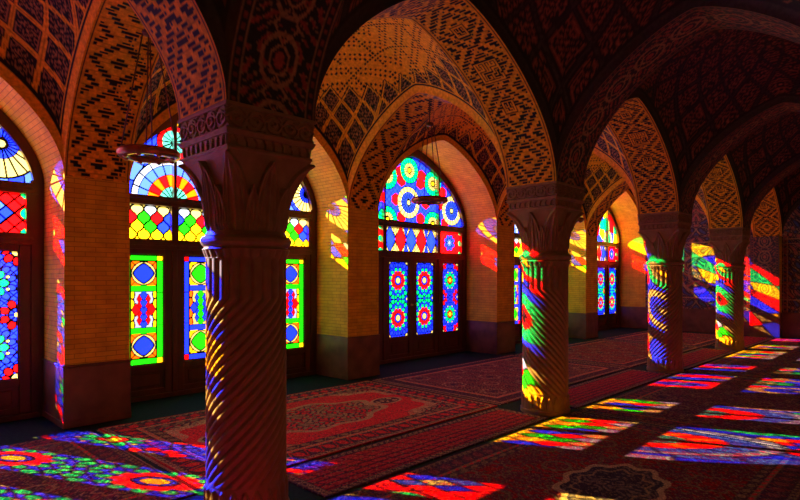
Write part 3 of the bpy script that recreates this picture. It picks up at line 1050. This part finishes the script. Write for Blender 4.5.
# ------------------------------------------------------------------ floor and carpets
b = MB(); b.box(XNEAR - .6, XEND + .3, YR2 - 3.0, 8.2, -.2, 0)
fl = b.build('floor', M['teal']); tag(fl, None, None, None, 'structure')

K = lambda *c: np.array(c)
RRED = K(.66, .034, .034); RDK = K(.075, .034, .044); RNAV = K(.045, .040, .065); RTAN = K(.50, .33, .14); RCRM = K(.44, .34, .20); RROSE = K(.24, .05, .05)


def flor(x, y, s=1.0, ph=0.):
    x = np.abs(x) * s * 1.7; y = np.abs(y) * s * 1.7
    return np.sin(19 * x + 2.4 * np.sin(15 * y + ph)) * np.cos(17 * y + 2.6 * np.sin(13 * x + ph))


def speck(shape, p):
    return rng.rand(*shape) < p


def rug_border(col, e, run, bands):
    e0 = 0
    for (w, c, fig, per) in bands:
        m = (e >= e0) & (e < e0 + w)
        paint(col, m, c)
        if fig is not None:
            q = (e - e0 - w / 2) / (w / 2); k = (run / per) % 1 - .5
            paint(col, m & (np.hypot(q, k * 2.2) < .62), fig)
            paint(col, m & (np.abs(q - .8 * np.sin(run / per * 2 * PI)) < .18), fig * .8)
        e0 += w
    return e0


def rug_medallion(x, y, L, W):
    """x -L/2..L/2, y -W/2..W/2"""
    col = np.zeros(x.shape + (3,)); col[:] = RRED
    ax, ay = np.abs(x), np.abs(y)
    # wavy corner pieces and medallion
    rr = np.hypot(x / (L * .46), y / (W * .40)); an = np.arctan2(y / W, x / L)
    wob = .05 * np.cos(12 * an)
    corner = rr > .93 + wob; fl_ = flor(x, y, 1.0)
    paint(col, corner, RDK)
    paint(col, corner & (fl_ > .35), RTAN * .8); paint(col, corner & (fl_ < -.5), RRED * .9)
    paint(col, (np.abs(rr - .93 - wob) < .06) & (flor(x, y, 2.6) > -.35), RTAN)
    med = np.hypot(x / (L * .24), y / (W * .21)) + .08 * np.cos(8 * an)
    paint(col, med < 1, RDK); paint(col, (med < 1) & (fl_ > .2), RTAN * .7); paint(col, (med < 1) & (fl_ < -.3), RRED)
    paint(col, np.abs(med - 1) < .06, RTAN * .9)
    fx = flor(x, y, 1.3, 1.)
    paint(col, (rr < .9) & (med > 1.1) & (fx > .82), RDK)
    for s in (-1, 1):
        p = np.hypot((x - s * L * .30) / .22, y / .14); paint(col, p < 1, RDK); paint(col, (p < .8) & (fl_ > .1), RTAN); paint(col, np.abs(p - 1) < .1, RTAN)
    e = np.minimum(L / 2 - ax, W / 2 - ay); run = np.where(L / 2 - ax < W / 2 - ay, y, x)
    rug_border(col, e, run, [(.03, RRED * .5, None, 1), (.05, RTAN * .8, RDK, .07), (.20, RDK, RRED, .17), (.05, RTAN * .9, RRED, .07), (.10, RDK, RTAN * .6, .16)])
    return col


def rug_allover(base, fig, fig2, s=1.0, bands=None, th=.45, med=False):
    def fn(x, y, L, W):
        col = np.zeros(x.shape + (3,)); col[:] = base
        px, py = ((x + .001) % .9) - .45, ((y + .3) % .7) - .35
        v = flor(px, py, s); v2 = flor(px + .3, py, s * 1.4, 1.3)
        paint(col, v > th, fig); paint(col, (np.abs(v) < .07), fig2); paint(col, (v2 > .75), fig * .7)
        r = np.hypot(px, py)
        paint(col, np.abs(r - .16 - .02 * np.cos(8 * np.arctan2(py, px))) < .012, fig2); paint(col, r < .06, fig)
        paint(col, np.abs(np.hypot(np.abs(px) - .45, np.abs(py) - .35) - .11) < .012, fig2)
        if med:
            xm, ym = x + .10, y + .12
            q = np.hypot(xm / .52, ym / .34) + .07 * np.cos(10 * np.arctan2(ym / .34, xm / .52))
            paint(col, q < 1, K(.045, .035, .04)); paint(col, (q < .9) & (v2 > .3), K(.16, .12, .08)); paint(col, np.abs(q - 1) < .07, RTAN)
            paint(col, np.abs(q - .72) < .03, RTAN * .6)
        e = np.minimum(L / 2 - np.abs(x), W / 2 - np.abs(y)); run = np.where(L / 2 - np.abs(x) < W / 2 - np.abs(y), y, x)
        rug_border(col, e, run, bands or [(.03, RDK, None, 1), (.05, RTAN * .8, RDK, .07), (.16, RDK, fig, .15), (.05, RTAN * .8, RRED, .07)])
        return col
    return fn


def rug_lattice(x, y, L, W):
    col = np.zeros(x.shape + (3,)); col[:] = K(.44, .03, .034)
    u = (x + y * .55) / .13; v = (x - y * .55) / .13
    u = x / .17 + y / .30; fx = u - np.floor(u); fy = y / .085 - np.floor(y / .085)
    paint(col, (fx < .14) | (fy < .22), K(.10, .02, .03))
    paint(col, (np.hypot(fx - .55, (fy - .55)) < .18), K(.40, .03, .03))
    e = np.minimum(L / 2 - np.abs(x), W / 2 - np.abs(y)); run = np.where(L / 2 - np.abs(x) < W / 2 - np.abs(y), y, x)
    rug_border(col, e, run, [(.018, RDK, None, 1), (.055, RTAN * .65, RDK, .08), (.012, RDK, None, 1)])
    return col


def rug(name, x0, x1, y0, y1, fn, label, cat='carpet', group='patterned carpets covering the floor', step=.012, h=.012, lift=0.0, fringe=True):
    L, W = x1 - x0, y1 - y0
    nx, ny = int(L / step), int(W / step)
    X, Y = np.meshgrid(np.linspace(-L / 2, L / 2, nx), np.linspace(-W / 2, W / 2, ny), indexing='ij')
    col = fn(X, Y, L, W)
    col = col * (1 + .8 * (rng.rand(nx, ny, 1) - .5))
    g = speck((nx, ny), .05); col[g] = col[g] * .4 + RTAN * .5
    Z = h + .0015 * np.sin(X * 5 + Y * 3)
    P = np.stack([X, Y, Z], -1)
    # turn the rim down to the floor so that the rug has thickness
    ring = np.zeros((nx + 2, ny + 2, 3)); ring[1:-1, 1:-1] = P
    ring[0, 1:-1] = P[0]; ring[-1, 1:-1] = P[-1]; ring[1:-1, 0] = P[:, 0]; ring[1:-1, -1] = P[:, -1]
    for a in (0, -1):
        for c in (0, -1): ring[a, c] = P[a, c]
    ring[0, :, 2] = ring[-1, :, 2] = 0; ring[:, 0, 2] = ring[:, -1, 2] = 0
    cc = np.zeros((nx + 2, ny + 2, 3)); cc[1:-1, 1:-1] = col; cc[0, 1:-1] = col[0]; cc[-1, 1:-1] = col[-1]; cc[:, 0] = cc[:, 1]; cc[:, -1] = cc[:, -2]
    me = sheet_mesh(name, ring, cc, None, M['rug'], smooth=False)
    o = mobj(name, me, None, None, ((x0 + x1) / 2, (y0 + y1) / 2, lift))
    tag(o, label, cat, group)
    if fringe:
        for sd in (-1, 1):
            b = MB(); y = -W / 2 + .01
            while y < W / 2 - .02:
                dx = .020 + .010 * rng.rand(); dy = .01 * (rng.rand() - .5)
                xa, xb = sd * L / 2, sd * (L / 2 + dx)
                b.quad([(xa, y, .009), (xa, y + .0161, .009), (xb, y + .010 + dy, .004), (xb, y + .002 + dy, .004)])
                y += .016
            b.build('fringe', M['fringe'], o, weld=False)
    return o


M['fringe'] = mat_noise('cotton_fringe', (.30, .19, .10), (.42, .28, .15), 60, .9, .1, .3, .002)
DB = [(.02, RDK, None, 1), (.05, RTAN * .5, RDK, .07), (.16, RDK, RROSE, .15), (.04, RTAN * .5, RRED, .1), (.08, RDK, RTAN * .5, .14)]
# window aisle
rug('persian_carpet', -1.5, 1.90, 3.95, 6.35, rug_allover(RDK, RROSE, RTAN * .7, 1.0, DB), 'dark carpet with pale scrolls at the lower left, under bright red flowers of light')
rug('persian_carpet', 1.99, 5.80, 3.97, 6.35, rug_medallion, 'bright red medallion carpet with tan scroll corners behind the nearest column', step=.010)
rug('persian_carpet', 5.90, 9.78, 3.97, 6.35, rug_allover(K(.20, .045, .04), RDK, RTAN * .8, 1.5, None, .3), 'dense rose-brown carpet in front of the middle rosette window')
rug('persian_carpet', 9.90, 13.78, 3.97, 6.35, rug_allover(K(.22, .02, .02), RDK, RTAN * .6, 1.2), 'red-brown carpet beside the third column, below the fourth window', step=.018)
rug('persian_carpet', 13.90, 17.2, 3.97, 6.35, rug_allover(K(.16, .02, .025), RNAV, RTAN * .6, 1.2), 'far dark red carpet in the corner below the tiled end wall', step=.02)
# runners between the columns
for i, (x0, x1, lb) in enumerate(((-1.3, 1.70, 'narrow red runner at the lower left, ending at the nearest column'),
                                  (2.52, 5.70, 'narrow red lattice runner with tan borders between the first and second columns'),
                                  (6.36, 9.68, 'narrow red lattice runner between the second and third columns'),
                                  (10.36, 13.68, 'narrow red lattice runner between the third and fourth columns'),
                                  (14.36, 17.25, 'narrow red lattice runner beyond the farthest column'))):
    rug('runner', x0, x1, 3.21, 3.91, rug_lattice, lb, 'runner', 'red lattice runners between the columns', step=.012 if i < 3 else .02, fringe=False)
# main aisle
rug('persian_carpet', -1.5, 2.30, .75, 3.14, rug_allover(RDK, RRED * .6, RTAN * .6, 1.0, DB), 'dark carpet mostly behind and below the nearest column', step=.018)
rug('persian_carpet', 2.38, 6.20, .75, 3.14, rug_allover(K(.14, .026, .034), RRED * .45, RTAN * .40, 1.0, DB, .45, True), 'large dark red carpet with a black cream-edged medallion filling the lower right foreground', step=.010)
rug('persian_carpet', 6.28, 10.10, .75, 3.14, rug_allover(K(.15, .035, .045), RDK, RTAN * .55, 1.1, DB), 'dark red carpet right of the second column, crossed by bands of yellow and blue light', step=.014)
rug('persian_carpet', 10.18, 14.0, .75, 3.14, rug_allover(K(.15, .035, .045), RNAV, RTAN * .5, 1.1, DB), 'dark red carpet at the right edge beside the third and fourth columns', step=.02)
rug('persian_carpet', 14.08, 17.3, .75, 3.14, rug_allover(K(.15, .035, .045), RDK, RTAN * .5, 1.1, DB), 'farthest dark red carpet of the main aisle, by the end wall', step=.022)
rug('persian_carpet', 2.0, 6.4, -1.8, .68, rug_allover(RDK, RRED * .5, RTAN * .5, 1.0, DB), 'black and red carpet in the lower right corner', step=.02)
rug('persian_carpet', 6.48, 10.9, -1.8, .68, rug_allover(RDK, RRED * .5, RTAN * .5, 1.0, DB), 'dark carpet at the right edge beyond the foreground carpets', step=.025)

# ------------------------------------------------------------------ light
sun = bpy.data.lights.new('sun', 'SUN'); sun.energy = 320; sun.angle = math.radians(.22); sun.color = (1, .95, .86)
so = bpy.data.objects.new('sun', sun); C.objects.link(so)
from mathutils import Vector
so.rotation_euler = Vector((.89, -2.03, -1.0)).to_track_quat('-Z', 'Y').to_euler()
so.location = (-2, 12, 8)

wd = bpy.data.worlds.new('sky_and_fill'); bpy.context.scene.world = wd; wd.use_nodes = True
nt = wd.node_tree; nt.nodes.clear(); L = nt.links.new
out = N(nt, 'ShaderNodeOutputWorld'); bg = N(nt, 'ShaderNodeBackground')
tc = N(nt, 'ShaderNodeTexCoord'); sp = N(nt, 'ShaderNodeSeparateXYZ')
mr = N(nt, 'ShaderNodeMapRange'); mr.interpolation_type = 'SMOOTHSTEP'
mr.inputs['From Min'].default_value = -.05; mr.inputs['From Max'].default_value = .12
mx = N(nt, 'ShaderNodeMixRGB')
SKY = (9.0, 8.6, 4.6); FILL = (.078, .034, .010)  # sky beyond the windows; weak warm fill added from the open hall side
mx.inputs[1].default_value = (*FILL, 1); mx.inputs[2].default_value = (*SKY, 1)
L(tc.outputs['Generated'], sp.inputs[0]); L(sp.outputs['Y'], mr.inputs['Value']); L(mr.outputs[0], mx.inputs[0])
L(mx.outputs[0], bg.inputs[0]); L(bg.outputs[0], out.inputs[0])

# ------------------------------------------------------------------ camera
cam = bpy.data.cameras.new('camera'); co = bpy.data.objects.new('camera', cam); C.objects.link(co)
th = math.atan2(546, 560)
co.location = (0, 0, HCAM)
co.rotation_euler = (PI / 2, 0, th - PI / 2)
cam.sensor_width = 36; cam.lens = 560 / 800 * 36; cam.shift_y = 27 / 800
cam.clip_start = .05
sc = bpy.context.scene; sc.camera = co
sc.view_settings.view_transform = 'Standard'; sc.view_settings.look = 'None'
sc.view_settings.exposure = .38; sc.view_settings.gamma = 1; sc.view_settings.use_curve_mapping = False
sc.cycles.max_bounces = 8; sc.cycles.transparent_max_bounces = 12
